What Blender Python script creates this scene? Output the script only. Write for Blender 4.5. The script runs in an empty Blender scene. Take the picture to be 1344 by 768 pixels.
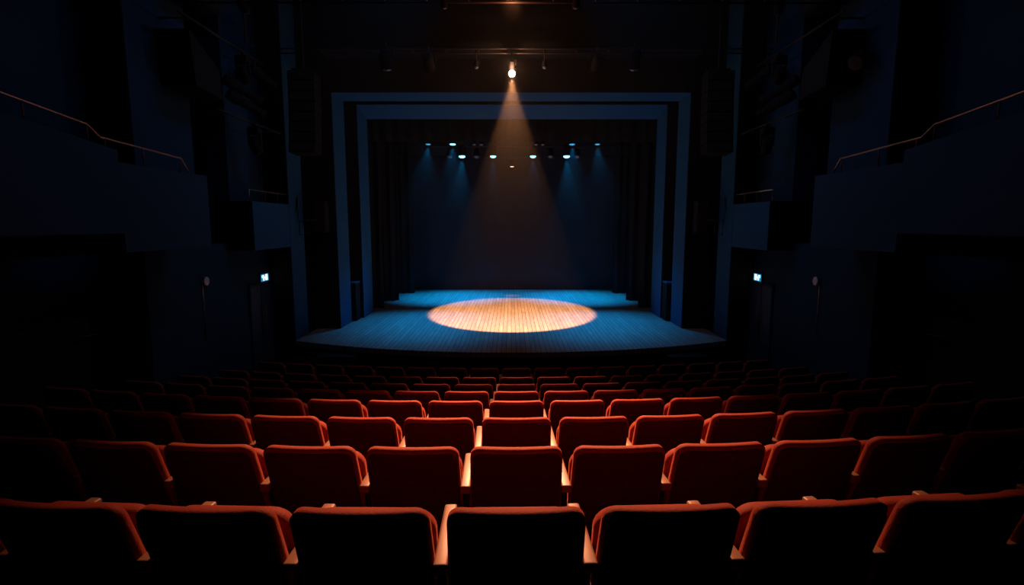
import bpy, bmesh, math, random
from mathutils import Vector, Matrix
random.seed(4)
C = bpy.context.scene.collection
PI = math.pi
CAMZ, FPX, PITCH = 3.4, 700.0, math.atan(91/700)
STZ = 0.6                                           # height of the stage above the front floor

# ------------------------------------------------------------------ materials
def mat(name, col, rough=.7, metal=0., noise=0., nscale=30., bump=0., spec=.5, emit=None, estr=0., sheen=0., no_light=False):
    m = bpy.data.materials.new(name); m.use_nodes = True
    nt = m.node_tree; b = nt.nodes['Principled BSDF']
    b.inputs['Base Color'].default_value = (*col, 1)
    b.inputs['Roughness'].default_value = rough
    b.inputs['Metallic'].default_value = metal
    b.inputs['Specular IOR Level'].default_value = spec
    if sheen:
        b.inputs['Sheen Weight'].default_value = sheen
        b.inputs['Sheen Roughness'].default_value = .5
        b.inputs['Sheen Tint'].default_value = (min(1, col[0]*3), min(1, col[1]*9), min(1, col[2]*9), 1)
    if noise or bump:
        tc = nt.nodes.new('ShaderNodeTexCoord'); n = nt.nodes.new('ShaderNodeTexNoise')
        n.inputs['Scale'].default_value = nscale; n.inputs['Detail'].default_value = 4
        nt.links.new(tc.outputs['Object'], n.inputs['Vector'])
        if noise:
            mr = nt.nodes.new('ShaderNodeMapRange'); mr.inputs[3].default_value = 1-noise; mr.inputs[4].default_value = 1+noise
            nt.links.new(n.outputs['Fac'], mr.inputs[0])
            mx = nt.nodes.new('ShaderNodeVectorMath'); mx.operation = 'SCALE'; mx.inputs[0].default_value = col
            nt.links.new(mr.outputs[0], mx.inputs['Scale']); nt.links.new(mx.outputs[0], b.inputs['Base Color'])
        if bump:
            bp = nt.nodes.new('ShaderNodeBump'); bp.inputs['Strength'].default_value = bump; bp.inputs['Distance'].default_value = .01
            nt.links.new(n.outputs['Fac'], bp.inputs['Height']); nt.links.new(bp.outputs[0], b.inputs['Normal'])
    if emit:
        b.inputs['Emission Color'].default_value = (*emit, 1); b.inputs['Emission Strength'].default_value = estr
    if no_light: m.cycles.emission_sampling = 'NONE'
    return m

M = {}
M['velvet'] = mat('red_velvet', (.30, .030, .016), .75, noise=.16, nscale=90, bump=.25, spec=.3, sheen=.35)
M['shell'] = mat('dark_red_shell', (.07, .008, .005), .85, noise=.12, nscale=60, spec=.2)  # darker than the velvet, standing in for shade on the seat backs
M['arm'] = mat('pale_wood', (.32, .175, .11), .46, noise=.08, nscale=18, spec=.6)
M['steel'] = mat('black_steel', (.02, .02, .022), .6, metal=.0, spec=.25, noise=.1)
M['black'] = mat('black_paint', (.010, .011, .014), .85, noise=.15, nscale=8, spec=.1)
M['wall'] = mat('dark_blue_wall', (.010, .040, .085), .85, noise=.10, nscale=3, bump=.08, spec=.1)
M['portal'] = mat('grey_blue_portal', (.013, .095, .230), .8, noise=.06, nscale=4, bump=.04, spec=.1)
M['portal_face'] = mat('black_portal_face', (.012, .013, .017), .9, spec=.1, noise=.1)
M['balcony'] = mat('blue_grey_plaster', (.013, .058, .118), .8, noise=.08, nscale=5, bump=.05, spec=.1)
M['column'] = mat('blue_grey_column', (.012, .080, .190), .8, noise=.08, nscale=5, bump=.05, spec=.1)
M['carpet'] = mat('dark_carpet', (.018, .012, .013), .95, noise=.3, nscale=120, bump=.4, spec=.05)
M['drape'] = mat('black_drape', (.010, .012, .017), .95, noise=.2, nscale=40, bump=.2, spec=.05, sheen=.1)
M['backdrop'] = mat('dark_blue_backdrop', (.018, .026, .040), .95, noise=.12, nscale=6, spec=.05)
M['rail'] = mat('brass_rail', (.55, .36, .26), .35, metal=.8, noise=.05)
M['post'] = mat('dark_post', (.10, .045, .04), .5, metal=.5, noise=.05)
M['ceil'] = mat('black_ceiling', (.008, .009, .012), .95, noise=.2, nscale=4, spec=.05)
M['pipe'] = mat('dark_grey_pipe', (.09, .09, .10), .45, metal=.7, noise=.1)
M['blacklens'] = mat('dark_glass', (.10, .13, .18), .15, spec=.9, noise=.05)
M['warm_lens'] = mat('warm_lamp', (.9, .9, .9), .4, emit=(1., .93, .82), estr=6., no_light=True)
M['small_warm'] = mat('small_warm_lamp', (.9, .8, .7), .4, emit=(1., .60, .42), estr=1.3, no_light=True)
M['blue_lens'] = mat('cyan_lamp', (.5, .8, 1), .4, emit=(.25, .85, 1.), estr=3.0, no_light=True)
M['blue_dim'] = mat('dim_cyan_lamp', (.2, .5, 1), .4, emit=(.02, .35, .60), estr=.8, no_light=True)
M['sign_face'] = mat('sign_cyan', (.1, .4, .6), .4, emit=(.0, .22, .45), estr=1.0)
M['sign_white'] = mat('sign_white', (.9, 1, 1), .4, emit=(.80, 1., .96), estr=1.3)
M['disc'] = mat('grey_enamel', (.50, .48, .50), .4, noise=.05)
M['door'] = mat('dark_door', (.014, .045, .085), .6, noise=.08, spec=.3)

def plank_mat():
    m = bpy.data.materials.new('stage_planks'); m.use_nodes = True
    nt = m.node_tree; b = nt.nodes['Principled BSDF']; L = nt.links
    tc = nt.nodes.new('ShaderNodeTexCoord'); mp = nt.nodes.new('ShaderNodeMapping')
    mp.inputs['Rotation'].default_value = (0, 0, PI/2)
    L.new(tc.outputs['Object'], mp.inputs[0])
    br = nt.nodes.new('ShaderNodeTexBrick')
    br.inputs['Color1'].default_value = (.235, .235, .235, 1); br.inputs['Color2'].default_value = (.30, .295, .29, 1)
    br.inputs['Mortar'].default_value = (.05, .05, .05, 1)
    br.inputs['Scale'].default_value = 1; br.inputs['Mortar Size'].default_value = .006
    br.inputs['Brick Width'].default_value = 2.4; br.inputs['Row Height'].default_value = .11
    L.new(mp.outputs[0], br.inputs['Vector'])
    mp2 = nt.nodes.new('ShaderNodeMapping'); mp2.inputs['Scale'].default_value = (38, 2.2, 1)
    L.new(tc.outputs['Object'], mp2.inputs[0])
    n = nt.nodes.new('ShaderNodeTexNoise'); n.inputs['Scale'].default_value = 1.; n.inputs['Detail'].default_value = 5
    L.new(mp2.outputs[0], n.inputs['Vector'])
    mr = nt.nodes.new('ShaderNodeMapRange'); mr.inputs[1].default_value = .3; mr.inputs[2].default_value = .7
    mr.inputs[3].default_value = .78; mr.inputs[4].default_value = 1.18
    L.new(n.outputs['Fac'], mr.inputs[0])
    v = nt.nodes.new('ShaderNodeVectorMath'); v.operation = 'SCALE'
    L.new(br.outputs['Color'], v.inputs[0]); L.new(mr.outputs[0], v.inputs['Scale'])
    L.new(v.outputs[0], b.inputs['Base Color'])
    b.inputs['Roughness'].default_value = .6; b.inputs['Specular IOR Level'].default_value = .25
    return m
M['planks'] = plank_mat()

# ------------------------------------------------------------------ mesh helpers
def box(bm, x0, x1, y0, y1, z0, z1, bev=0., seg=2, mtx=None):
    r = bmesh.ops.create_cube(bm, size=1)
    vs = r['verts']
    T = Matrix.Translation(((x0+x1)/2, (y0+y1)/2, (z0+z1)/2)) @ Matrix.Diagonal((abs(x1-x0), abs(y1-y0), abs(z1-z0), 1))
    bmesh.ops.transform(bm, matrix=T, verts=vs)
    if bev:
        es = list({e for v in vs for e in v.link_edges})
        rr = bmesh.ops.bevel(bm, geom=es, offset=bev, segments=seg, affect='EDGES', profile=.5)
        vs = list({v for v in rr['verts']} | {v for v in vs if v.is_valid})
        allv = set()
        stack = [v for v in vs if v.is_valid][:1]
        while stack:
            v = stack.pop()
            if v in allv: continue
            allv.add(v); stack += [e.other_vert(v) for e in v.link_edges]
        vs = list(allv)
    if mtx: bmesh.ops.transform(bm, matrix=mtx, verts=vs)
    return vs

def tube(bm, pts, r, n=10, cap=True):
    pts = [Vector(p) for p in pts]; rings = []
    up0 = Vector((0, 0, 1))
    for i, p in enumerate(pts):
        d = (pts[min(i+1, len(pts)-1)] - pts[max(i-1, 0)]).normalized()
        a = up0 if abs(d.z) < .9 else Vector((1, 0, 0))
        u = d.cross(a).normalized(); w = d.cross(u).normalized()
        rad = r[i] if isinstance(r, (list, tuple)) else r
        rings.append([bm.verts.new(p + (u*math.cos(2*PI*k/n) + w*math.sin(2*PI*k/n))*rad) for k in range(n)])
    for a, b in zip(rings, rings[1:]):
        for k in range(n): bm.faces.new((a[k], a[(k+1) % n], b[(k+1) % n], b[k]))
    if cap: bm.faces.new(rings[0][::-1]); bm.faces.new(rings[-1])

def lathe(bm, prof, o, d, n=20):
    """prof: (radius, distance along d) pairs; a solid of revolution about the axis from o along d"""
    o, d = Vector(o), Vector(d).normalized()
    a = Vector((0, 0, 1)) if abs(d.z) < .9 else Vector((1, 0, 0))
    u = d.cross(a).normalized(); w = d.cross(u).normalized(); rings = []
    for r, t in prof:
        r = max(r, 1e-4)
        rings.append([bm.verts.new(o + d*t + (u*math.cos(2*PI*k/n) + w*math.sin(2*PI*k/n))*r) for k in range(n)])
    for a_, b_ in zip(rings, rings[1:]):
        for k in range(n): bm.faces.new((a_[k], a_[(k+1) % n], b_[(k+1) % n], b_[k]))
    bm.faces.new(rings[0][::-1]); bm.faces.new(rings[-1])

def prism(bm, poly, z0, z1):
    lo = [bm.verts.new((x, y, z0)) for x, y in poly]; hi = [bm.verts.new((x, y, z1)) for x, y in poly]
    n = len(poly)
    bm.faces.new(lo[::-1]); bm.faces.new(hi)
    for i in range(n): bm.faces.new((lo[i], lo[(i+1) % n], hi[(i+1) % n], hi[i]))

def side_prism(bm, poly_yz, x0, x1):
    a = [bm.verts.new((x0, y, z)) for y, z in poly_yz]; b = [bm.verts.new((x1, y, z)) for y, z in poly_yz]
    n = len(poly_yz)
    bm.faces.new(a); bm.faces.new(b[::-1])
    for i in range(n): bm.faces.new((a[i], b[i], b[(i+1) % n], a[(i+1) % n]))

def obj(name, bm, m, parent=None, smooth=False, loc=None):
    bmesh.ops.recalc_face_normals(bm, faces=bm.faces)
    me = bpy.data.meshes.new(name); bm.to_mesh(me); bm.free()
    me.materials.append(m)
    if smooth:
        for p in me.polygons: p.use_smooth = True
    o = bpy.data.objects.new(name, me); C.objects.link(o)
    if parent: o.parent = parent
    if loc: o.location = loc
    return o

def tag(o, label, cat=None, group=None, kind=None):
    o['label'] = label
    if cat: o['category'] = cat
    if group: o['group'] = group
    if kind: o['kind'] = kind
    return o

def thing(name, label, cat, loc=(0, 0, 0), rotz=0., group=None):
    o = bpy.data.objects.new(name, None); C.objects.link(o)
    o.location = loc; o.rotation_euler = (0, 0, rotz)
    return tag(o, label, cat, group)

def struct(name, bm, m, label, smooth=False):
    return tag(obj(name, bm, m, smooth=smooth), label, kind='structure')
NB = bmesh.new

def smooth_by_angle(o, deg=35):
    me = o.data
    for p in me.polygons: p.use_smooth = True
    me.set_sharp_from_angle(angle=math.radians(deg))
    return o

# ------------------------------------------------------------------ seating rake
ROWS = [(1.714, -.969), (2.644, -1.150), (3.560, -1.335), (4.561, -1.555), (5.604, -1.804), (6.549, -2.016), (7.554, -2.221), (8.80, -2.427)]
RC, SKEW, PITCHX = 21.0, .016, .55
rowY = [r[0] for r in ROWS]
rowZ = [CAMZ + r[1] - .88 for r in ROWS]
rowX = [.018 + .0105*(y-1.7) for y in rowY]

def curve_y(x): return x*x/(2*RC) + SKEW*x
bm = NB()
prof = [(-2.6, rowZ[0]+.2), (rowY[0]-.14, rowZ[0]+.2)]
for k, (y, z) in enumerate(zip(rowY, rowZ)):
    prof.append((y-.14, z))
    prof.append(((rowY[k+1] if k < 7 else 9.55)-.14, z))
prof.append((9.41, 0.0)); prof.append((13.0, 0.0)); prof += [(13.0, -.25), (-2.6, -.25)]
xs = [-7+.5*i for i in range(29)]
cols = []
for x in xs:
    cols.append([bm.verts.new((x, y + (curve_y(x) if 0 < i < len(prof)-3 else 0), z)) for i, (y, z) in enumerate(prof)])
for a, b in zip(cols, cols[1:]):
    n = len(prof)
    for i in range(n): bm.faces.new((a[i], b[i], b[(i+1) % n], a[(i+1) % n]))
bm.faces.new(cols[0]); bm.faces.new(cols[-1][::-1])
struct('floor', bm, M['carpet'], 'dark carpeted auditorium floor stepping down to the stage')

# ------------------------------------------------------------------ theatre seat
def padded(w_top, w_bot, z0, z1, th, yf, rad, bulge=.012, curve=.022, round_bot=.03):
    """an upholstered pad: rounded front outline in x-z, thickness along y, yf(z) = y of its rear face"""
    bm = NB()
    # outline of the rounded panel
    out = []
    def arc(cx, cz, r, a0, a1, n=6):
        for i in range(n+1):
            a = a0 + (a1-a0)*i/n; out.append((cx + r*math.cos(a), cz + r*math.sin(a)))
    wt, wb = w_top/2, w_bot/2
    arc(wt-rad, z1-rad, rad, 0, PI/2); 
    for i in range(1, 8): out.append(((wt-rad)*(1-2*i/8), z1))
    arc(-wt+rad, z1-rad, rad, PI/2, PI)
    for i in range(1, 4): out.append((-(wt+(wb-wt)*i/4), z1-rad + (z0+round_bot-z1+rad)*i/4))
    arc(-wb+round_bot, z0+round_bot, round_bot, PI, 1.5*PI, 3)
    for i in range(1, 8): out.append(((-wb+round_bot)*(1-2*i/8), z0))
    arc(wb-round_bot, z0+round_bot, round_bot, 1.5*PI, 2*PI, 3)
    for i in range(1, 4): out.append(((wb+(wt-wb)*i/4), z0+round_bot + (z1-rad-z0-round_bot)*i/4))
    zc = (z0+z1)/2
    e = th*.42
    layers = [(0., .965, e*.9), (th*.03, .985, e*.35), (th*.14, 1., 0), (th*.5, 1., 0), (th*.80, 1., 0), (th*.95, .985, e*.45), (th*1.04, .96, e)]
    rings = []
    for dy, sx, inset in layers:
        ring = []
        for x, z in out:
            L = math.hypot(x/(wt), (z-zc)/((z1-z0)/2)) or 1
            kx = x*(1-inset/wt); kz = zc + (z-zc)*(1-inset/((z1-z0)/2))
            ring.append(bm.verts.new((kx, yf(kz) + dy + curve*(kx/wt)**2, kz)))
        rings.append(ring)
    n = len(out)
    for a, b in zip(rings, rings[1:]):
        for k in range(n): bm.faces.new((a[k], a[(k+1) % n], b[(k+1) % n], b[k]))
    # fill front and back by fans through successively smaller rings
    for ring, sgn in ((rings[0], 0), (rings[-1], 1)):
        prev = ring
        for t in (.75, .45, .15):
            new = []
            for x, z in out:
                kx = x*(1-layers[-1][2]/wt)*t; kz = zc + (z-zc)*.93*t
                y = yf(kz) + curve*(kx/wt)**2 + (th*1.04 + bulge*(1-t) if sgn else 0)
                new.append(bm.verts.new((kx, y, kz)))
            for k in range(n): bm.faces.new((prev[k], prev[(k+1) % n], new[(k+1) % n], new[k]))
            prev = new
        bm.faces.new(prev)
    return bm

TL = math.tan(math.radians(18))
GS = 'red theatre seats in curved rows'
def make_seat():
    t = thing('theatre_seat', 'seat', 'seat', group=GS)
    yb = lambda z: -.024 + (.88-z)*TL
    obj('backrest', padded(.487, .503, .40, .863, .062, yb, .055), M['velvet'], t, smooth=True)
    # rear panel below the rolled top, its red darkened to imitate an unlit back
    bm = padded(.470, .489, .36, .838, .016, lambda z: yb(z)-.008, .050, bulge=0)
    obj('back_shell', bm, M['shell'], t, smooth=True)['label'] = 'rear panel of the back, red darkened as if unlit'
    yc = lambda z: .150 + (.76-z)*.20
    obj('seat_cushion', padded(.482, .478, .37, .765, .085, yc, .085, bulge=.02, curve=.0), M['velvet'], t, smooth=True)
    bm = NB()
    for s in (-1, 1):
        box(bm, s*.232-.012, s*.232+.012, .20, .30, .34, .42, .006)
    tube(bm, [(-.24, .25, .38), (.24, .25, .38)], .014, 8)
    smooth_by_angle(obj('hinge_bar', bm, M['steel'], t))
    arm_parts(t, -1)
    return t
def arm_parts(t, s):
    x = s*.275
    bm = NB()
    box(bm, x-.028, x+.028, .075, .505, .578, .622, .010, 3)
    smooth_by_angle(obj('armrest', bm, M['arm'], t))
    bm = NB()
    box(bm, x-.017, x+.017, .16, .40, .03, .580, .008)
    box(bm, x-.030, x+.030, .10, .42, .0, .032, .006)
    smooth_by_angle(obj('pedestal', bm, M['steel'], t))
seat0 = make_seat(); end0 = None
def copy_tree(o, parent=None):
    c = o.copy(); C.objects.link(c); c.parent = parent
    for ch in list(o.children):
        d = ch.copy(); C.objects.link(d); d.parent = c
    return c
ORD = ['', 'first', 'second', 'third', 'fourth', 'fifth', 'sixth', 'seventh', 'eighth', 'ninth']
ROWN = ['nearest row, tops cut by the lower edge', 'second row', 'third row', 'fourth row', 'fifth row', 'third-last row before the stage', 'second-last row before the stage', 'dim last row before the stage']
HALF = [4, 5, 7, 8, 8, 8, 8, 8]
first = True
for k in range(8):
    R = RC
    for i in range(-HALF[k], HALF[k]+1):
        th = i*PITCHX/R
        X = rowX[k] + R*math.sin(th); Y = rowY[k] + R*(1-math.cos(th)) + SKEW*X
        s = seat0 if first else copy_tree(seat0)
        first = False
        s.location = (X, Y, rowZ[k]); s.rotation_euler = (0, 0, th + math.atan(SKEW))
        rn = ['nearest row', 'second row', 'third row', 'fourth row', 'fifth row', 'sixth row', 'seventh row', 'last row by the stage'][k]
        if i == 0:
            lab = f'red velvet seat in the centre column, {rn}, between two pale armrests'
        else:
            shade = 'bright-edged red' if abs(i) <= 2 else ('dim red' if abs(i) <= 5 else 'nearly black')
            lab = f'{shade} seat, {ORD[abs(i)]} to the {"left" if i < 0 else "right"} of the centre seat, {rn}'
        s['label'] = lab
        s['group'] = f'red theatre seats of the {rn}'
        if i == HALF[k]: arm_parts(s, 1)

# ------------------------------------------------------------------ stage
bm = NB()
arc = []
Rs = 11.8; y0 = 11.36
for j in range(33):
    x = 5.19*(1-2*j/32)
    arc.append((x, y0 + Rs - math.sqrt(Rs*Rs - x*x)))
poly = [(-5.19, 17.0), (-7.6, 17.0), (-7.6, 23.2), (7.6, 23.2), (7.6, 17.0), (5.19, 17.0)] + arc
prism(bm, poly, STZ-.12, STZ)
struct('stage_floor', bm, M['planks'], 'worn plank stage floor lit blue with a warm oval of light')
bm = NB()
inner = [(x*1.0, y+.04) for x, y in arc]
prism(bm, [(-5.15, 13.0), (5.15, 13.0)] + [(min(5.15, max(-5.15, x)), y) for x, y in inner], 0.0, STZ-.12)
struct('wall_stage_front', bm, M['black'], 'black curved apron wall under the stage front')
# stage steps at both corners
for sx, w in ((-1, 'left'), (1, 'right')):
    st = thing('stage_steps', f'low black steps with dull metal nosings at the {w} corner of the stage front', 'steps', (sx*3.95, 0, 0), 0, 'steps up to the stage')
    ys = y0 + Rs - math.sqrt(Rs*Rs - 3.5**2)
    for i in range(3):
        zt = .15*(i+1); ya = ys - .30*(3-i)
        bm = NB(); box(bm, -.45, .45, ya, ys+.0, .15*i, zt, .004); obj('step', bm, M['black'], st)
        bm = NB(); box(bm, -.42, .42, ya-.012, ya+.03, zt-.02, zt+.006, .004); obj('nosing', bm, M['pipe'], st)['label'] = 'dull metal nosing'

# ------------------------------------------------------------------ room shell (left side, mirrored to the right)
H = 9.4
def bxs(name, side, m, label, *boxes):
    bm = NB()
    for b in boxes:
        x0, x1 = side*b[0], side*b[1]
        box(bm, min(x0, x1), max(x0, x1), *b[2:])
    return struct(name, bm, m, label)
for sd, w in ((-1, 'left'), (1, 'right')):
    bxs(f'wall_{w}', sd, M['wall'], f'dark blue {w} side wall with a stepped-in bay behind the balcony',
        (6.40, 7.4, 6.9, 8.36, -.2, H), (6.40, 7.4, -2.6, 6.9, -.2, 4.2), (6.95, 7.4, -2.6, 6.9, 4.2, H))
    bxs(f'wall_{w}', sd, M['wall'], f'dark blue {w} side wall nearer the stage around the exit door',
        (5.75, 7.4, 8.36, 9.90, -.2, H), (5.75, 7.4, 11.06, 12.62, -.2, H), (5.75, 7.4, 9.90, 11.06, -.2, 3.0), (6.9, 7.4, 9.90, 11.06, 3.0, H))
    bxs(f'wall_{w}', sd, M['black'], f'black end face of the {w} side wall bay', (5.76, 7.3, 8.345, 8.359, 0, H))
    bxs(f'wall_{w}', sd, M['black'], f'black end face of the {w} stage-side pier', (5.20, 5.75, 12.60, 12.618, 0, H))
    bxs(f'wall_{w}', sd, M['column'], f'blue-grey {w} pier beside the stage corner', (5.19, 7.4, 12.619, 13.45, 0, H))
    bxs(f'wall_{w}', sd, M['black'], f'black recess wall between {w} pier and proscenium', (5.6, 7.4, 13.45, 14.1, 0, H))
    # balconies
    bm = NB()
    a = -1 if sd < 0 else 1
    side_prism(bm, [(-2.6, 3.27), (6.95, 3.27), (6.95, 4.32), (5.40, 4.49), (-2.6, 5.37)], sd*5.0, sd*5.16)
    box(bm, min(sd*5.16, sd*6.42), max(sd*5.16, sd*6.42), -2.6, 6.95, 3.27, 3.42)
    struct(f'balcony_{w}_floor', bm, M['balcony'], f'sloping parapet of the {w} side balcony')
    bxs(f'wall_{w}_balcony_beam', sd, M['black'], f'beam blackened for the shade under the {w} side balcony', (5.45, 6.4, -2.6, 6.94, 3.0, 3.268))  # black colour stands in for the shadow beneath the balcony
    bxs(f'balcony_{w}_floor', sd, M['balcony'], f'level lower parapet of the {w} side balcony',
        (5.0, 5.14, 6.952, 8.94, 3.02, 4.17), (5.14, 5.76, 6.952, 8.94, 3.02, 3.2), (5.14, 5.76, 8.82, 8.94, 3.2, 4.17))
    bxs(f'balcony_{w}_floor', sd, M['column'], f'small box balcony on the {w} wall above the exit door',
        (5.19, 5.30, 10.842, 12.60, 2.848, 3.835), (5.30, 5.76, 10.842, 12.60, 2.848, 3.0))
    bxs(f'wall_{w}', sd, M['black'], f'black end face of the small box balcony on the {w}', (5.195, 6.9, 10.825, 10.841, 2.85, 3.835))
    # door on the side wall under the small balcony
    d = bpy.data.objects.new('door_1' if sd < 0 else 'door_2', None); C.objects.link(d); tag(d, f'dark double exit door in the {w} wall under the exit sign', kind='structure')
    X0 = 5.75
    def pb(nm, x0, x1, y0_, y1_, z0, z1, m, bv=.004):
        bm = NB(); box(bm, min(sd*x0, sd*x1), max(sd*x0, sd*x1), y0_, y1_, z0, z1, bv); return obj(nm, bm, m, d)
    pb('door_leaf', X0-.03, X0+.0, 11.60, 12.08, 0, 2.0, M['door']); pb('door_leaf', X0-.03, X0+.0, 12.11, 12.58, 0, 2.0, M['door'])
    bm = NB()
    for q in ((11.54, 11.598, 0, 2.06), (12.582, 12.60, 0, 2.06), (11.598, 12.582, 2.002, 2.06)):
        box(bm, min(sd*(X0-.05), sd*X0), max(sd*(X0-.05), sd*X0), *q)
    obj('door_frame', bm, M['wall'], d)
    for yy in (12.03, 12.16):
        bm = NB(); tube(bm, [(sd*(X0-.03), yy, .85), (sd*(X0-.08), yy, .88), (sd*(X0-.08), yy, 1.52), (sd*(X0-.03), yy, 1.55)], .014, 8)
        obj('pull_handle', bm, M['pipe'], d, smooth=True)
    # exit sign
    e = thing('exit_sign', f'glowing white-on-cyan running man exit sign above the {w} door', 'sign', (sd*5.75, 12.28, 2.155), 0 if sd < 0 else PI, 'exit signs')
    def sb(nm, bm_, m_): return obj(nm, bm_, m_, e)
    bm = NB(); box(bm, 0, .05, -.20, .20, -.095, .095, .006); sb('housing', bm, M['steel'])
    bm = NB(); box(bm, .051, .056, -.185, .185, -.082, .082); sb('sign_face', bm, M['sign_face'])
    f = (1 if sd < 0 else -1)                 # the picture runs towards the stage side door leaf
    bm = NB()
    def q(y0_, y1_, z0_, z1_): 
        a_, b_ = sorted((f*y0_, f*y1_)); box(bm, .057, .060, a_, b_, z0_, z1_)
    q(.02, .13, -.066, .070)                  # doorway
    q(-.150, -.045, .028, .062); q(-.095, -.035, -.066, .030); q(-.035, .02, -.02, .02); q(-.15, -.12, .0, .03)
    sb('pictogram', bm, M['sign_white'])['label'] = 'white running figure and doorway'
    # wall lamp disc with a conduit below
    l = thing('wall_lamp', f'round pale disc lamp with a thin conduit below on the {w} side wall', 'lamp', (sd*5.75, 9.90, 2.325), 0, 'round wall lamps')
    bm = NB(); lathe(bm, [(.06, 0), (.06, .05)], (0, 0, 0), (-sd, 0, 0), 24); smooth_by_angle(obj('base', bm, M['black'], l))
    bm = NB(); lathe(bm, [(.055, .05), (.082, .06), (.082, .075), (.06, .085)], (0, 0, 0), (-sd, 0, 0), 24); smooth_by_angle(obj('disc', bm, M['disc'], l))
    bm = NB(); tube(bm, [(-sd*.02, -.06, .02), (-sd*.02, -.06, -1.05)], .009, 6); obj('conduit', bm, M['rail'], l, smooth=True)
    # handrails
    def rail(pts, posts, base, label, grp):
        hr = thing('handrail', label, 'handrail', (sd*5.08, pts[-1][0], base(pts[-1][0])), 0, grp)
        o = Vector(hr.location)
        bm = NB(); tube(bm, [Vector((sd*5.08, y, z))-o for y, z in pts], .013, 8); obj('rail', bm, M['rail'], hr, smooth=True)
        for y in posts:
            for (ya, za), (yb_, zb) in zip(pts, pts[1:]):
                if min(ya, yb_) <= y <= max(ya, yb_) and abs(yb_-ya) > 1e-6:
                    z = za + (zb-za)*(y-ya)/(yb_-ya)
            bm = NB(); tube(bm, [Vector((sd*5.08, y, base(y)))-o, Vector((sd*5.08, y, z))-o], .010, 8); obj('post', bm, M['post'], hr, smooth=True)
    sl = lambda y: 4.49 - (y-5.4)*.11 if y < 6.95 else 4.17
    rail([(1.0, 5.18), (5.43, 4.70), (6.594, 4.576), (6.784, 4.455), (8.41, 4.389), (8.60, 4.17)], (1.2, 2.6, 4.0, 5.0, 5.75, 6.59, 6.86, 7.55, 8.38), sl,
         f'long thin brass handrail along the {w} side balcony parapet', 'balcony handrails')
    hr = thing('handrail', f'short brass handrail on the small box balcony, {w} wall', 'handrail', (sd*5.245, 11.6, 3.835), 0, 'balcony handrails')
    bm = NB(); tube(bm, [(0, -.75, 0), (0, -.75, .235), (0, .99, .22)], .012, 8); obj('rail', bm, M['rail'], hr, smooth=True)
    for yy in (-.05, .55): bm = NB(); tube(bm, [(0, yy, 0), (0, yy, .23)], .009, 8); obj('post', bm, M['post'], hr, smooth=True)
    # small rail with posts on the lower near wall
    hr = thing('handrail', f'short dull steel rail with two brackets low on the near {w} wall', 'handrail', (sd*6.40, 7.9, 1.5), 0, 'low wall rails')
    bm = NB(); tube(bm, [(-sd*.08, -.28, .23), (-sd*.08, .28, .23)], .014, 8); obj('rail', bm, M['pipe'], hr, smooth=True)
    for yy in (-.2, .2): bm = NB(); tube(bm, [(0, yy, .13), (-sd*.06, yy, .15), (-sd*.08, yy, .22)], .012, 8); obj('bracket', bm, M['steel'], hr, smooth=True)
    # hanging line array
    la = thing('line_array_speaker', f'tall black hanging loudspeaker column in front of the {w} pier', 'speaker', (sd*4.56, 12.25, 4.85), 0, 'hanging loudspeakers')
    zt = 1.83
    for i in range(8):
        tilt = .012*i*i*.5
        mt = Matrix.Translation((0, -.02*i*i*.12, zt-.10-i*.222)) @ Matrix.Rotation(-tilt*.3, 4, 'X')
        bm = NB(); box(bm, -.29, .29, -.2, .22, -.105, .105, .015, 2, mt); cab = obj('cabinet', bm, M['black'], la)
        bm = NB(); box(bm, -.25, .25, -.212, -.201, -.085, .085, .003, 1, mt); obj('grille', bm, M['steel'], cab)
    bm = NB(); box(bm, -.22, .22, -.12, .16, zt+.012, zt+.07, .008); obj('rigging_frame', bm, M['steel'], la)
    bm = NB(); tube(bm, [(0, .02, zt+.07), (0, .02, H-4.85)], .012, 6); obj('chain', bm, M['pipe'], la)
    # small bracket speaker by the proscenium
    sp = thing('wall_speaker', f'small black speaker box on a bracket at the {w} edge of the proscenium', 'speaker', (sd*4.80, 13.6, 3.17), 0, 'proscenium side speakers')
    bm = NB(); box(bm, -.15, .15, -.14, .16, 0, .78, .015); obj('cabinet', bm, M['black'], sp)
    bm = NB(); box(bm, -.13, .13, -.150, -.141, .03, .75, .004); obj('grille', bm, M['steel'], sp)
    bm = NB(); tube(bm, [(0, .15, .4), (sd*.2, .3, .4), (sd*.3, .49, .4)], .016, 8); box(bm, -.08, .08, -.02, .06, .775, .80, .004); obj('bracket', bm, M['pipe'], sp)
    fb = thing('wall_bracket', f'thin black frame bracket sticking out of the {w} pier', 'bracket', (sd*5.19, 13.0, 3.05), 0, 'pier brackets')
    bm = NB(); tube(bm, [(0, 0, .62), (-sd*.05, 0, .98), (-sd*.05, 0, .40), (-sd*.40, .3, .44)], .014, 8)
    tube(bm, [(-sd*.07, 0, .40), (-sd*.07, 0, .06), (-sd*.24, .05, .09), (-sd*.24, .05, .42)], .014, 8); obj('frame', bm, M['steel'], fb)
    # small cabinet and rail in the proscenium slot
    sc = thing('stage_cabinet', f'waist-high black stand with a metal top edge in the {w} slot of the proscenium', 'stand', (sd*4.72, 15.36, STZ), 0, 'slot stands')
    bm = NB(); box(bm, -.27, .27, -.22, .22, 0, 1.08, .01); obj('body', bm, M['black'], sc)
    bm = NB(); box(bm, -.28, .28, -.24, .23, 1.081, 1.12, .006); obj('top_edge', bm, M['portal'], sc)
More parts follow.
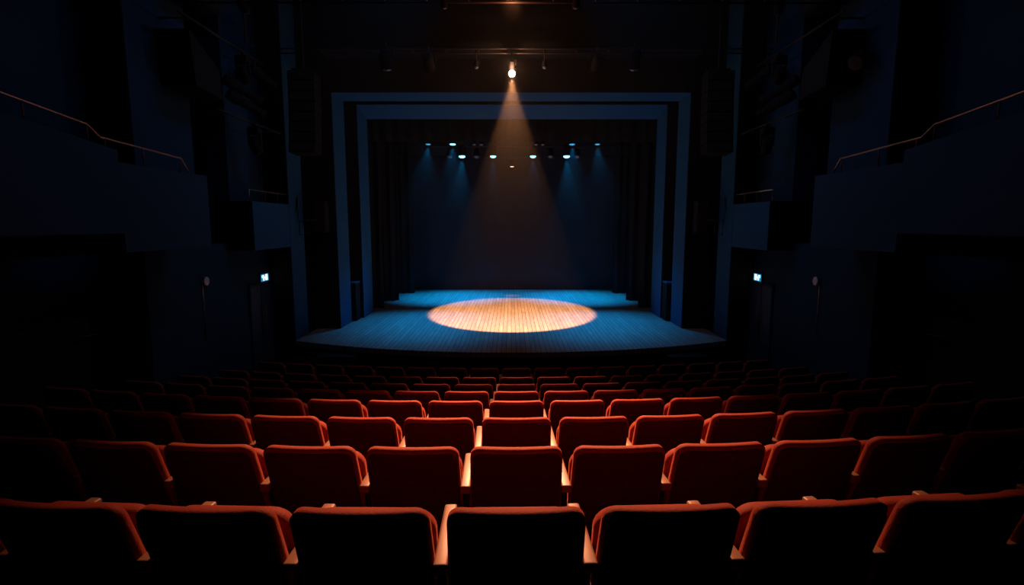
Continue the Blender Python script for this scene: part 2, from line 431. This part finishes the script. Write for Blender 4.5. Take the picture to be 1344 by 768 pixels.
    # pilaster slot: gallery fixtures along the wall
    for (z, ya, yb_, lab) in ((6.72, 8.9, 11.9, 'upper'), (5.42, 9.9, 12.5, 'lower')):
        lp = thing('lighting_pipe', f'{lab} black lighting pipe running along the {w} side wall', 'pipe', (sd*5.25, ya, z), 0, 'side lighting pipes')
        bm = NB(); tube(bm, [(0, 0, 0), (0, yb_-ya, 0)], .024, 8); obj('pipe', bm, M['steel'], lp, smooth=True)
        for yy in (.3, (yb_-ya)-.25):
            bm = NB(); tube(bm, [(0, yy, 0), (sd*.52, yy, 0)], .018, 8); obj('wall_bracket', bm, M['steel'], lp, smooth=True)
    lp = thing('lighting_pipe', f'thin vertical black pipe hanging from the ceiling beside the {w} wall', 'pipe', (sd*5.25, 11.1, 6.95), 0, 'side lighting pipes')
    bm = NB(); tube(bm, [(0, 0, 0), (0, 0, H-6.95)], .02, 8); obj('pipe', bm, M['steel'], lp, smooth=True)
    bm = NB(); tube(bm, [(0, -.2, 1.06), (0, .45, 1.06)], .03, 8); obj('crossbar', bm, M['steel'], lp, smooth=True)

    def moving(x, y, zp, label, s=1., aim=(0.15, .5, -.8)):
        """moving-head light hung below a pipe at height zp"""
        t = thing('moving_head_light', label, 'stage light', (x, y, zp), 0, 'side wall lights')
        bm = NB(); box(bm, -.11*s, .11*s, -.10*s, .10*s, -.20*s, -.07*s, .02*s); box(bm, -.02, .02, -.02, .02, -.08*s, .02, .003); smooth_by_angle(obj('base', bm, M['black'], t))
        bm = NB()
        for q_ in (-1, 1): box(bm, q_*.12*s-.012, q_*.12*s+.012, -.03*s, .03*s, -.42*s, -.18*s, .006)
        box(bm, -.13*s, .13*s, -.03*s, .03*s, -.20*s, -.178*s, .004)
        obj('yoke', bm, M['black'], t)
        bm = NB(); lathe(bm, [(.05*s, -.15*s), (.10*s, -.12*s), (.105*s, .02*s), (.095*s, .15*s), (.085*s, .155*s)], (0, 0, -.40*s), aim, 20); smooth_by_angle(obj('head', bm, M['black'], t))
        bm = NB(); lathe(bm, [(.082*s, .156*s), (.07*s, .168*s), (.03*s, .175*s)], (0, 0, -.40*s), aim, 20); obj('lens', bm, M['blacklens'], t, smooth=True)
    moving(sd*5.25, 10.93, 6.71, f'round moving light under the upper side pipe, {w} wall', 1.05)
    moving(sd*5.25, 11.25, 5.41, f'round moving light under the lower side pipe, {w} wall', 1.05)
    moving(sd*5.25, 11.10, 8.0, f'high moving light on the ceiling drop pipe, {w} wall', .9)
    def profile(x, y, z, aim, L_, label, up=.3):
        t = thing('profile_spotlight', label, 'stage light', (x, y, z), 0, 'side wall lights')
        bm = NB(); lathe(bm, [(.06, -.22), (.10, -.20), (.11, 0), (.085, .06), (.085, L_*.8), (.095, L_*.82), (.095, L_)], (0, 0, 0), aim, 20)
        smooth_by_angle(obj('barrel', bm, M['black'], t))
        bm = NB(); lathe(bm, [(.088, L_+.001), (.05, L_+.01), (.01, L_+.012)], (0, 0, 0), aim, 20); obj('lens', bm, M['blacklens'], t, smooth=True)
        bm = NB(); tube(bm, [(0, -.13, 0), (0, -.13, up*.6), (0, 0, up), (0, .13, up*.6), (0, .13, 0)], .012, 8); obj('yoke', bm, M['steel'], t)
        return t
    aim = (-sd*.55, .72, -.38)
    profile(sd*5.35, 10.75, 6.05, aim, .55, f'long black profile spotlight pointing at the stage, upper of two, {w} wall')
    profile(sd*5.35, 10.85, 5.80, aim, .55, f'long black profile spotlight pointing at the stage, lower of two, {w} wall', .2)
    profile(sd*5.25, 11.55, 6.48, (-sd*.35, .85, -.35), .45, f'black profile spotlight at the stage end of the upper side pipe, {w} wall', .24)
    # big dark horn speaker on the wall panel
    hs = thing('horn_speaker', f'large dark wedge loudspeaker fixed high on the {w} wall', 'speaker', (sd*5.46, 9.45, 5.95), 0, 'high wall loudspeakers')
    bm = NB(); side_prism(bm, [(-.40, .55), (.45, .15), (.50, -.35), (-.30, -.30)], -.28, .28); obj('cabinet', bm, M['black'], hs)
    bm = NB(); box(bm, min(sd*.2, sd*.285), max(sd*.2, sd*.286), -.1, .1, -.1, .2); obj('wall_plate', bm, M['steel'], hs)
    bm = NB(); side_prism(bm, [(.47, .12), (.50, .12), (.54, -.30), (.51, -.30)], -.24, .24); obj('grille', bm, M['steel'], hs)
    hc = thing('air_duct', f'dark rounded duct dropping from the ceiling beside the {w} wall', 'duct', (sd*5.45, 9.75, 7.1), 0, 'ceiling ducts')
    bm = NB(); box(bm, -.26, .26, -.45, .45, 0, H-7.1, .08, 3); smooth_by_angle(obj('duct', bm, M['black'], hc))
    # little lamp high on the near wall
    wl = thing('wall_floodlight', f'small dark angled floodlight high on the near {w} wall', 'lamp', (sd*6.40, 7.05, 6.35), 0, 'near wall floodlights')
    bm = NB(); tube(bm, [(0, 0, 0), (-sd*.18, 0, .02)], .015, 8); obj('bracket', bm, M['steel'], wl)
    bm = NB(); lathe(bm, [(.04, -.10), (.06, -.08), (.11, .10), (.11, .13)], (-sd*.2, 0, 0), (-sd*.5, .5, -.6), 16); smooth_by_angle(obj('head', bm, M['black'], wl))
    bm = NB(); lathe(bm, [(.10, .131), (.02, .14)], (-sd*.2, 0, 0), (-sd*.5, .5, -.6), 16); obj('lens', bm, M['blacklens'], wl)
wl = thing('wall_floodlight', 'dull reddish-black floodlight on the right wall panel above the balcony', 'lamp', (5.75, 8.85, 5.98))
bm = NB(); tube(bm, [(0, 0, .08), (-.16, 0, .03)], .02, 8); obj('bracket', bm, M['steel'], wl)
bm = NB(); lathe(bm, [(.05, -.16), (.09, -.13), (.12, .10), (.12, .14)], (-.22, 0, 0), (-.75, -.35, -.55), 18); smooth_by_angle(obj('head', bm, M['shell'], wl))
bm = NB(); lathe(bm, [(.11, .141), (.02, .15)], (-.22, 0, 0), (-.75, -.35, -.55), 18); obj('lens', bm, M['steel'], wl)

# proscenium: two nested portals, black towards the hall, painted on the reveals
def portal(xl, xr, ya, yb, za, zb, xo, zo, label):
    """opening xl..xr, reveal from ya to yb, soffit from za to zb"""
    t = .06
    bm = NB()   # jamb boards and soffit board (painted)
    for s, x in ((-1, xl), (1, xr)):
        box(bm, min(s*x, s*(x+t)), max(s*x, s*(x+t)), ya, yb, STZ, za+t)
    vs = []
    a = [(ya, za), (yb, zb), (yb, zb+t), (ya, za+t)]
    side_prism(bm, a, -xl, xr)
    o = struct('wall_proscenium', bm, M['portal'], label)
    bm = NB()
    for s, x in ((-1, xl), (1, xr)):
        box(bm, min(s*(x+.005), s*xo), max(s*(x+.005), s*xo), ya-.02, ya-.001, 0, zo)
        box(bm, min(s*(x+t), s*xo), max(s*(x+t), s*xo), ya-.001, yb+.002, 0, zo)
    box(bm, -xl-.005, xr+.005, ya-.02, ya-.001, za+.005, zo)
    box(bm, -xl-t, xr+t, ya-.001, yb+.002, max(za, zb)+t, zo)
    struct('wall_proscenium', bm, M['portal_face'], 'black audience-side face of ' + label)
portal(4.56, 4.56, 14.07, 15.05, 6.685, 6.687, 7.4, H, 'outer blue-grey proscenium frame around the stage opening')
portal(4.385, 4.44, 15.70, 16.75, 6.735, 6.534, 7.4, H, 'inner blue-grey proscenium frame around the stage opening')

bm = NB(); box(bm, -7.6, 7.6, -2.6, 24, H, H+.2)
struct('ceiling', bm, M['ceil'], 'black ceiling over the hall and stage')
bm = NB(); box(bm, -7.4, 7.4, -2.8, -2.6, -.2, H)
struct('wall_rear', bm, M['wall'], 'dark rear wall behind the audience')
bm = NB(); box(bm, -7.8, 7.8, 23.2, 23.4, 0, H)
for s in (-1, 1): box(bm, min(s*7.6, s*7.8), max(s*7.6, s*7.8), 16.7, 23.2, 0, H)
struct('wall_stage_back', bm, M['black'], 'black walls around the stage house')

# ------------------------------------------------------------------ drapes
def drape(name, x0, x1, y, z0, z1, label, m, amp=.07, wl_=.28, cat='curtain', group=None, seed=0, th=.02):
    rnd = random.Random(seed); n = int((x1-x0)/.035); bm = NB()
    ph = rnd.random()*6
    rows_ = []
    nz = 8
    for face in (0, 1):
        g = []
        for j in range(nz+1):
            f = j/nz; z = z0 + (z1-z0)*f; r_ = []
            for i in range(n+1):
                x = x0 + (x1-x0)*i/n
                yy = y + amp*(1.1-.35*f)*math.sin(2*PI*x/wl_ + ph + .5*math.sin(x*2.1+ph)) + amp*.4*math.sin(x*9+ph+f)
                r_.append(bm.verts.new((x + (.01*math.sin(f*5+x*8)), yy + face*th, z)))
            g.append(r_)
        rows_.append(g)
    for face, g in enumerate(rows_):
        for j in range(nz):
            for i in range(n): bm.faces.new((g[j][i], g[j][i+1], g[j+1][i+1], g[j+1][i]))
    A, B = rows_
    for j in range(nz):
        bm.faces.new((A[j][0], A[j+1][0], B[j+1][0], B[j][0])); bm.faces.new((A[j][n], B[j][n], B[j+1][n], A[j+1][n]))
    for i in range(n):
        bm.faces.new((A[0][i], B[0][i], B[0][i+1], A[0][i+1])); bm.faces.new((A[nz][i], A[nz][i+1], B[nz][i+1], B[nz][i]))
    return tag(obj(name, bm, m, smooth=True), label, cat, group)
leg_spots = [(17.52, 4.22, 4.235, 'front'), (19.2, 4.08, 4.18, 'middle'), (21.3, 3.90, 4.06, 'rear')]
for j, (y, xl, xr, w) in enumerate(leg_spots):
    for s, x in ((-1, xl), (1, xr)):
        a, b = (-6.9, -x) if s < 0 else (x, 6.9)
        drape('side_curtain', a, b, y, STZ+.01, 7.6, f'pleated black side curtain on the {"left" if s < 0 else "right"} of the stage, {w} of three', M['drape'], seed=j*2+s, group='stage side curtains')
        bt = thing('curtain_track', f'pipe carrying the {w} {"left" if s < 0 else "right"} side curtain', 'pipe', ((a+b)/2, y, 7.6), 0, 'curtain pipes')
        bm = NB(); tube(bm, [(-(b-a)/2, .01, .02), ((b-a)/2, .01, .02)], .03, 8); obj('pipe', bm, M['steel'], bt)
        bm = NB(); tube(bm, [(0, .01, .04), (0, .01, H-7.6)], .012, 6); obj('hanging_wire', bm, M['steel'], bt)
drape('border_curtain', -7.2, 7.2, 17.15, 5.93, H, 'wide black border curtain masking the top of the stage opening', M['drape'], amp=.03, wl_=.4, seed=9)
drape('backdrop_curtain', -7.3, 7.3, 22.45, STZ+.01, 7.4, 'dark blue cloth hanging across the back of the stage', M['backdrop'], amp=.012, wl_=.9, seed=11)

# ------------------------------------------------------------------ lights
def spot(name, loc, aim, power, col, size_deg, blend, radius=.05, parent=None):
    l = bpy.data.lights.new(name, 'SPOT'); l.energy = power; l.color = col
    l.spot_size = math.radians(size_deg); l.spot_blend = blend; l.shadow_soft_size = radius
    o = bpy.data.objects.new(name, l); C.objects.link(o); o.location = loc
    o.rotation_euler = (Vector(aim)-Vector(loc)).to_track_quat('-Z', 'Y').to_euler()
    o['kind'] = 'helper'
    return o
def point(name, loc, power, col, radius=.05):
    l = bpy.data.lights.new(name, 'POINT'); l.energy = power; l.color = col; l.shadow_soft_size = radius
    o = bpy.data.objects.new(name, l); C.objects.link(o); o.location = loc; o['kind'] = 'helper'
    return o
def area(name, loc, aim, power, col, sx, sy):
    l = bpy.data.lights.new(name, 'AREA'); l.energy = power; l.color = col; l.shape = 'RECTANGLE'; l.size = sx; l.size_y = sy; l.spread = math.radians(100)
    o = bpy.data.objects.new(name, l); C.objects.link(o); o.location = loc
    o.rotation_euler = (Vector(aim)-Vector(loc)).to_track_quat('-Z', 'Y').to_euler(); o['kind'] = 'helper'
    return o
WARM = (1., .40, .15); BLUE = (.0, .39, 1.)

def lamp(x, y, z, aim, label, lens_mat, s=1., group='stage lights', bulge=.5, drop=.28, cat='stage light', wide=1., globe=0):
    """lantern whose lens centre is at x,y,z; hung from a pipe above by yoke and clamp"""
    t = thing('stage_light', label, cat, (x, y, z), 0, group)
    a = Vector(aim).normalized()
    bm = NB(); lathe(bm, [(.05*s, -.30*s), (.085*s, -.27*s), (.10*s, -.12*s), (.10*s, -.02*s), (.108*s, -.015*s), (.108*s, .0)], (0, 0, 0), a, 20)
    smooth_by_angle(obj('housing', bm, M['black'], t))
    bm = NB(); R_ = .085*s*wide; lathe(bm, [(R_*math.cos(q_), .002 + R_*bulge*math.sin(q_)) for q_ in [i*PI/16 for i in range(8)]], (0, 0, 0), a, 20)
    if globe: bm.free(); bm = NB(); lathe(bm, [(globe*math.sin(q_), .02 + globe*(1-math.cos(q_))) for q_ in [i*PI/16 for i in range(17)]], (0, 0, 0), a, 24)
    obj('lens', bm, lens_mat, t, smooth=True)
    c = -a*.14*s
    bm = NB(); tube(bm, [c+Vector((-.13*s, 0, 0)), c+Vector((-.13*s, 0, .15*s)), c+Vector((0, 0, .19*s)), c+Vector((.13*s, 0, .15*s)), c+Vector((.13*s, 0, 0))], .010*s, 8)
    obj('yoke', bm, M['steel'], t)
    bm = NB(); tube(bm, [c+Vector((0, 0, .19*s)), c+Vector((0, 0, drop))], .014, 8); obj('clamp', bm, M['steel'], t)
    return t

# hall side: bridge, double pipe and the follow spot
cb = thing('lighting_bridge', 'dark catwalk bridge spanning the hall above the proscenium', 'catwalk', (0, 12.5, 7.15), 0)
bm = NB(); box(bm, -4.22, 4.22, -.35, .35, 0, .08); obj('deck', bm, M['ceil'], cb)
bm = NB(); box(bm, -4.22, 4.22, -.35, -.32, .08, 1.2); obj('side_panel', bm, M['ceil'], cb)
bm = NB(); box(bm, -4.22, 4.22, .32, .35, .08, 1.2); obj('side_panel', bm, M['ceil'], cb)
for xx in (-3.9, -1.3, 1.3, 3.9):
    bm = NB(); tube(bm, [(xx, 0, .08), (xx, 0, H-7.15)], .03, 8); obj('hanger', bm, M['steel'], cb)
tp = thing('lighting_pipe', 'double horizontal pipe glinting warm above the bright spotlight', 'pipe', (0, 12.0, 7.0), 0, 'hall lighting pipes')
for zz in (.012, .106):
    bm = NB(); tube(bm, [(-5.6, 0, zz), (5.6, 0, zz)], .014, 8); obj('pipe', bm, M['pipe'], tp, smooth=True)
for i in range(15):
    bm = NB(); x = -4.9+i*.7; tube(bm, [(x, 0, .012), (x, 0, .106)], .009, 6); obj('spacer', bm, M['pipe'], tp, smooth=True)
for xx in (-3.6, 0.9, 3.6):
    bm = NB(); tube(bm, [(xx, 0, .11), (xx, .17, .15)], .012, 6); obj('bracket', bm, M['pipe'], tp, smooth=True)

FS = Vector((.016, 12.0, 6.69)); AIMP = Vector((.02, 16.0, STZ))
fd = (AIMP-FS).normalized()
fl = lamp(FS.x, FS.y, FS.z, fd, 'blazing round spotlight throwing the warm beam onto the stage', M['warm_lens'], .62, 'hall lighting pipe fixtures', drop=.30, globe=.076)
spot('follow_spot_beam', FS + fd*.20, AIMP, 12600, WARM, 40.8, .16, .04)
spot('follow_spot_spill', FS + Vector((0, -.16, -.03)), (0.05, 7.0, 1.1), 1650, (1., .37, .18), 28, 1., .05)
point('follow_spot_glow', FS + Vector((0, -.16, -.06)), 45, (1., .45, .22), .03)

for px, kind_, lab in ((505, 1, 'outer left'), (562, 0, 'inner left'), (785, 0, 'inner right'), (835, 1, 'outer right')):
    x = (px-671)/700*11.25
    lamp(x, 12.0, 6.70, (0, .35, -1) if kind_ else (0, .9, -.5), f'unlit black lantern on the double pipe, {lab} of the pipe', M['blacklens'], 1.35 if kind_ else 1.2, 'hall lighting pipe fixtures', drop=.34)
for px in (624, 716):
    x = (px-671)/700*11.25
    lamp(x, 12.0, 6.72, (0, -.3, -1), f'small unlit lantern just {"left" if px < 671 else "right"} of the blazing spotlight', M['blacklens'], .55, 'hall lighting pipe fixtures', drop=.29)

# overhead pipe grid and the seat light just above the frame
gz = 7.03
gr = thing('ceiling_pipe_grid', 'dark grid of overhead pipes across the top of the hall', 'pipe grid', (0, 9.4, gz), 0)
for yy in (0, -.5, -2.5, -4.5):
    bm = NB(); tube(bm, [(-5.6, yy, 0), (5.6, yy, 0)], .016, 8); obj('cross_pipe', bm, M['pipe'], gr, smooth=True)
for i in range(-7, 8):
    if i == 0: continue
    bm = NB(); x = i*.70; tube(bm, [(x, .0, .03), (x, -5.0, .03)], .011, 6); obj('long_pipe', bm, M['pipe'], gr, smooth=True)
for xx in (-4.2, -1.4, 1.4, 4.2):
    for yy in (0, -4.5):
        bm = NB(); tube(bm, [(xx+.2, yy, 0), (xx+.2, yy, H-gz)], .01, 6); obj('hanger', bm, M['steel'], gr, smooth=True)
S2 = Vector((.015, 9.15, 7.16)); A2 = Vector((.05, 3.65, 1.6)); sd2 = (A2-S2).normalized()
lamp(S2.x, S2.y, S2.z, sd2, 'orange-glowing overhead lantern aimed at the seats from the pipe grid', M['small_warm'], 1.1, 'hall seat lights', drop=.5)
spot('seat_light_beam', S2 + sd2*.10, A2, 9200, (1., .36, .17), 37, 1., .10)
point('seat_light_glow', S2 + Vector((0, .0, -.22)), 20, (1., .24, .06), .03)
for px, py in ((586, 14), (753, 14)):
    x = (px-671)/700*9.2
    lamp(x, 9.4, 6.95, (0, .3, -1), f'small lantern clamped to the {"left" if px < 671 else "right"} half of the pipe grid edge', M['blacklens'], .6, 'hall seat lights', drop=.08)

# stage battens
def batten(y, z, label, xa=-4.6, xb=4.6):
    t = thing('lighting_batten', label, 'pipe', (0, y, z), 0, 'stage lighting battens')
    bm = NB(); tube(bm, [(xa, 0, 0), (xb, 0, 0)], .024, 8); obj('pipe', bm, M['steel'], t, smooth=True)
    for xx in (-3.4, 0, 3.4):
        bm = NB(); tube(bm, [(xx, 0, 0), (xx, 0, H-z)], .008, 6); obj('cable', bm, M['steel'], t, smooth=True)
batten(17.5, 6.22, 'front lighting batten just behind the border curtain')
batten(19.5, 6.12, 'middle lighting batten with four bright cyan lamps')
batten(20.8, 5.90, 'rear lighting batten with one small warm lamp')
dn = (0, -.10, -1)
for px, br in ((566, 0), (597, 1), (748, .5), (780, 0)):
    x = (px-671)/700*17.68
    nm = {566: 'outer left', 597: 'inner left', 748: 'inner right', 780: 'outer right'}[px]
    lamp(x, 17.5, 5.90, dn, f'thin cyan-glowing lamp on the front batten, {nm}', M['blue_lens'] if br == 1 else M['blue_dim'], 1.1 if br else .95, 'cyan lamps on the front batten', bulge=.25, drop=.32)
    spot('front_blue_beam', (x, 17.5-.02, 5.80), (x*1.06 if not br else x*.95, 14.9, STZ), 850 + 50*(br > 0), BLUE, 52, 1., .05)
for px in (608.5, 648, 698.7, 741.4):
    x = (px-671)/700*19.65; br = px in (608.5, 741.4)
    nm = {608.5: 'outermost left', 648: 'left of the warm beam', 698.7: 'right of the warm beam', 741.4: 'outermost right'}[px]
    lamp(x, 19.5, 5.77, dn, f'brilliant cyan-white lamp on the middle batten, {nm}', M['blue_lens'], 1.35 if br else 1.25, 'cyan-white lamps on the middle batten', bulge=.55, drop=.35)
    spot('rear_blue_beam', (x, 19.48, 5.64), (x*1.25, 20.0 if br else 20.7, STZ), 2600 if br else 750, BLUE, 56 if br else 52, 1., .05)
for px in (593, 627, 721, 755):
    x = (px-671)/700*19.65
    nm = {593: 'first from the left', 627: 'second from the left', 721: 'third from the left', 755: 'fourth from the left'}[px]
    lamp(x, 19.5, 5.75, (0, -.5, -1), f'unlit grey lantern between the cyan lamps on the middle batten, {nm}', M['blacklens'], 1.1, 'unlit lanterns on the middle batten', drop=.36)
for px in (624, 633, 702.5, 711):
    x = (px-671)/700*17.68
    nm = {624: 'first', 633: 'second', 702.5: 'third', 711: 'fourth'}[px]
    lamp(x, 17.5, 5.89, (0, -.4, -1), f'tiny dull lantern on the front batten near the warm beam, {nm} from the left', M['blacklens'], .7, 'unlit lanterns on the front batten', drop=.33)
lamp(.029, 20.8, 5.55, (0, 0, -1), 'small warm-white lamp alone on the rear batten', M['small_warm'], .9, 'rear batten lamp', bulge=.4, drop=.35)
spot('rear_warm_beam', (.029, 20.79, 5.44), (.029, 20.6, STZ), 420, (1., .42, .2), 9, .8, .04)

# dim blue fill lights, added out of view to lift the side walls
for sd in (-1, 1):
    area('blue_wall_fill', (sd*1.5, 10.5, 8.9), (sd*5.6, 10.0, 3.6), 8.0, (.04, .46, .95), 3.0, .6)
    area('blue_wall_fill', (sd*2.0, 5.5, 8.9), (sd*6.4, 6.5, 3.0), 3.0, (.04, .46, .95), 3.0, .6)

    for xx, yy in ((sd*1.5, 10.5), (sd*2.0, 5.5)):  # added housing, so each fill light has a body above it
        bm = NB(); box(bm, xx-1.6, xx+1.6, yy-.5, yy+.5, 9.3, H)
        struct('added_ceiling_trough', bm, M['ceil'], 'black trough added on the ceiling above an added dim blue fill light')
# haze that carries the beams
hm = bpy.data.materials.new('thin_haze'); hm.use_nodes = True
nt = hm.node_tree; nt.nodes.clear()
out = nt.nodes.new('ShaderNodeOutputMaterial'); vs = nt.nodes.new('ShaderNodeVolumeScatter')
vs.inputs['Anisotropy'].default_value = .3
nt.links.new(vs.outputs[0], out.inputs['Volume'])
tcv = nt.nodes.new('ShaderNodeTexCoord'); sx = nt.nodes.new('ShaderNodeSeparateXYZ'); nt.links.new(tcv.outputs['Object'], sx.inputs[0])
mrv = nt.nodes.new('ShaderNodeMapRange'); mrv.inputs[1].default_value = 2.0; mrv.inputs[2].default_value = 7.6; mrv.inputs[3].default_value = .0; mrv.inputs[4].default_value = 1.
pw = nt.nodes.new('ShaderNodeMath'); pw.operation = 'POWER'; pw.inputs[1].default_value = 2.6; nt.links.new(mrv.outputs[0], pw.inputs[0])
ma = nt.nodes.new('ShaderNodeMath'); ma.operation = 'MULTIPLY_ADD'; ma.inputs[1].default_value = .0085; ma.inputs[2].default_value = .0009; nt.links.new(pw.outputs[0], ma.inputs[0])
nt.links.new(sx.outputs['Z'], mrv.inputs[0]); 
ty = nt.nodes.new('ShaderNodeMapRange'); ty.interpolation_type = 'SMOOTHSTEP'; ty.inputs[1].default_value = 8.75; ty.inputs[2].default_value = 10.8; nt.links.new(sx.outputs['Y'], ty.inputs[0])
td = nt.nodes.new('ShaderNodeMath'); td.operation = 'MULTIPLY'; nt.links.new(ma.outputs[0], td.inputs[0]); nt.links.new(ty.outputs[0], td.inputs[1])
nt.links.new(td.outputs[0], vs.inputs['Density'])
bm = NB(); box(bm, -5.15, 5.15, 8.65, 22.3, .0, 9.3)
hz = tag(obj('haze', bm, hm), 'thin stage haze showing the warm and blue light beams', 'haze', kind='stuff')

# ------------------------------------------------------------------ camera, world, view
w = bpy.data.worlds.new('world'); bpy.context.scene.world = w; w.use_nodes = True
w.node_tree.nodes['Background'].inputs[0].default_value = (.02, .04, .1, 1); w.node_tree.nodes['Background'].inputs[1].default_value = .0
cam = bpy.data.cameras.new('camera'); co = bpy.data.objects.new('camera', cam); C.objects.link(co)
cam.sensor_width = 36; cam.lens = FPX/1344*36; cam.clip_start = .05; cam.clip_end = 100
co.location = (0, 0, CAMZ); co.rotation_euler = (PI/2 - PITCH, 0, -1/700)
sc = bpy.context.scene; sc.camera = co
sc.view_settings.view_transform = 'Standard'; sc.view_settings.look = 'None'
sc.view_settings.gamma = 1; sc.view_settings.exposure = 0; sc.view_settings.use_curve_mapping = False
sc.cycles.max_bounces = 6; sc.cycles.volume_bounces = 1; sc.cycles.use_denoising = True
sc.cycles.sample_clamp_indirect = 3.0
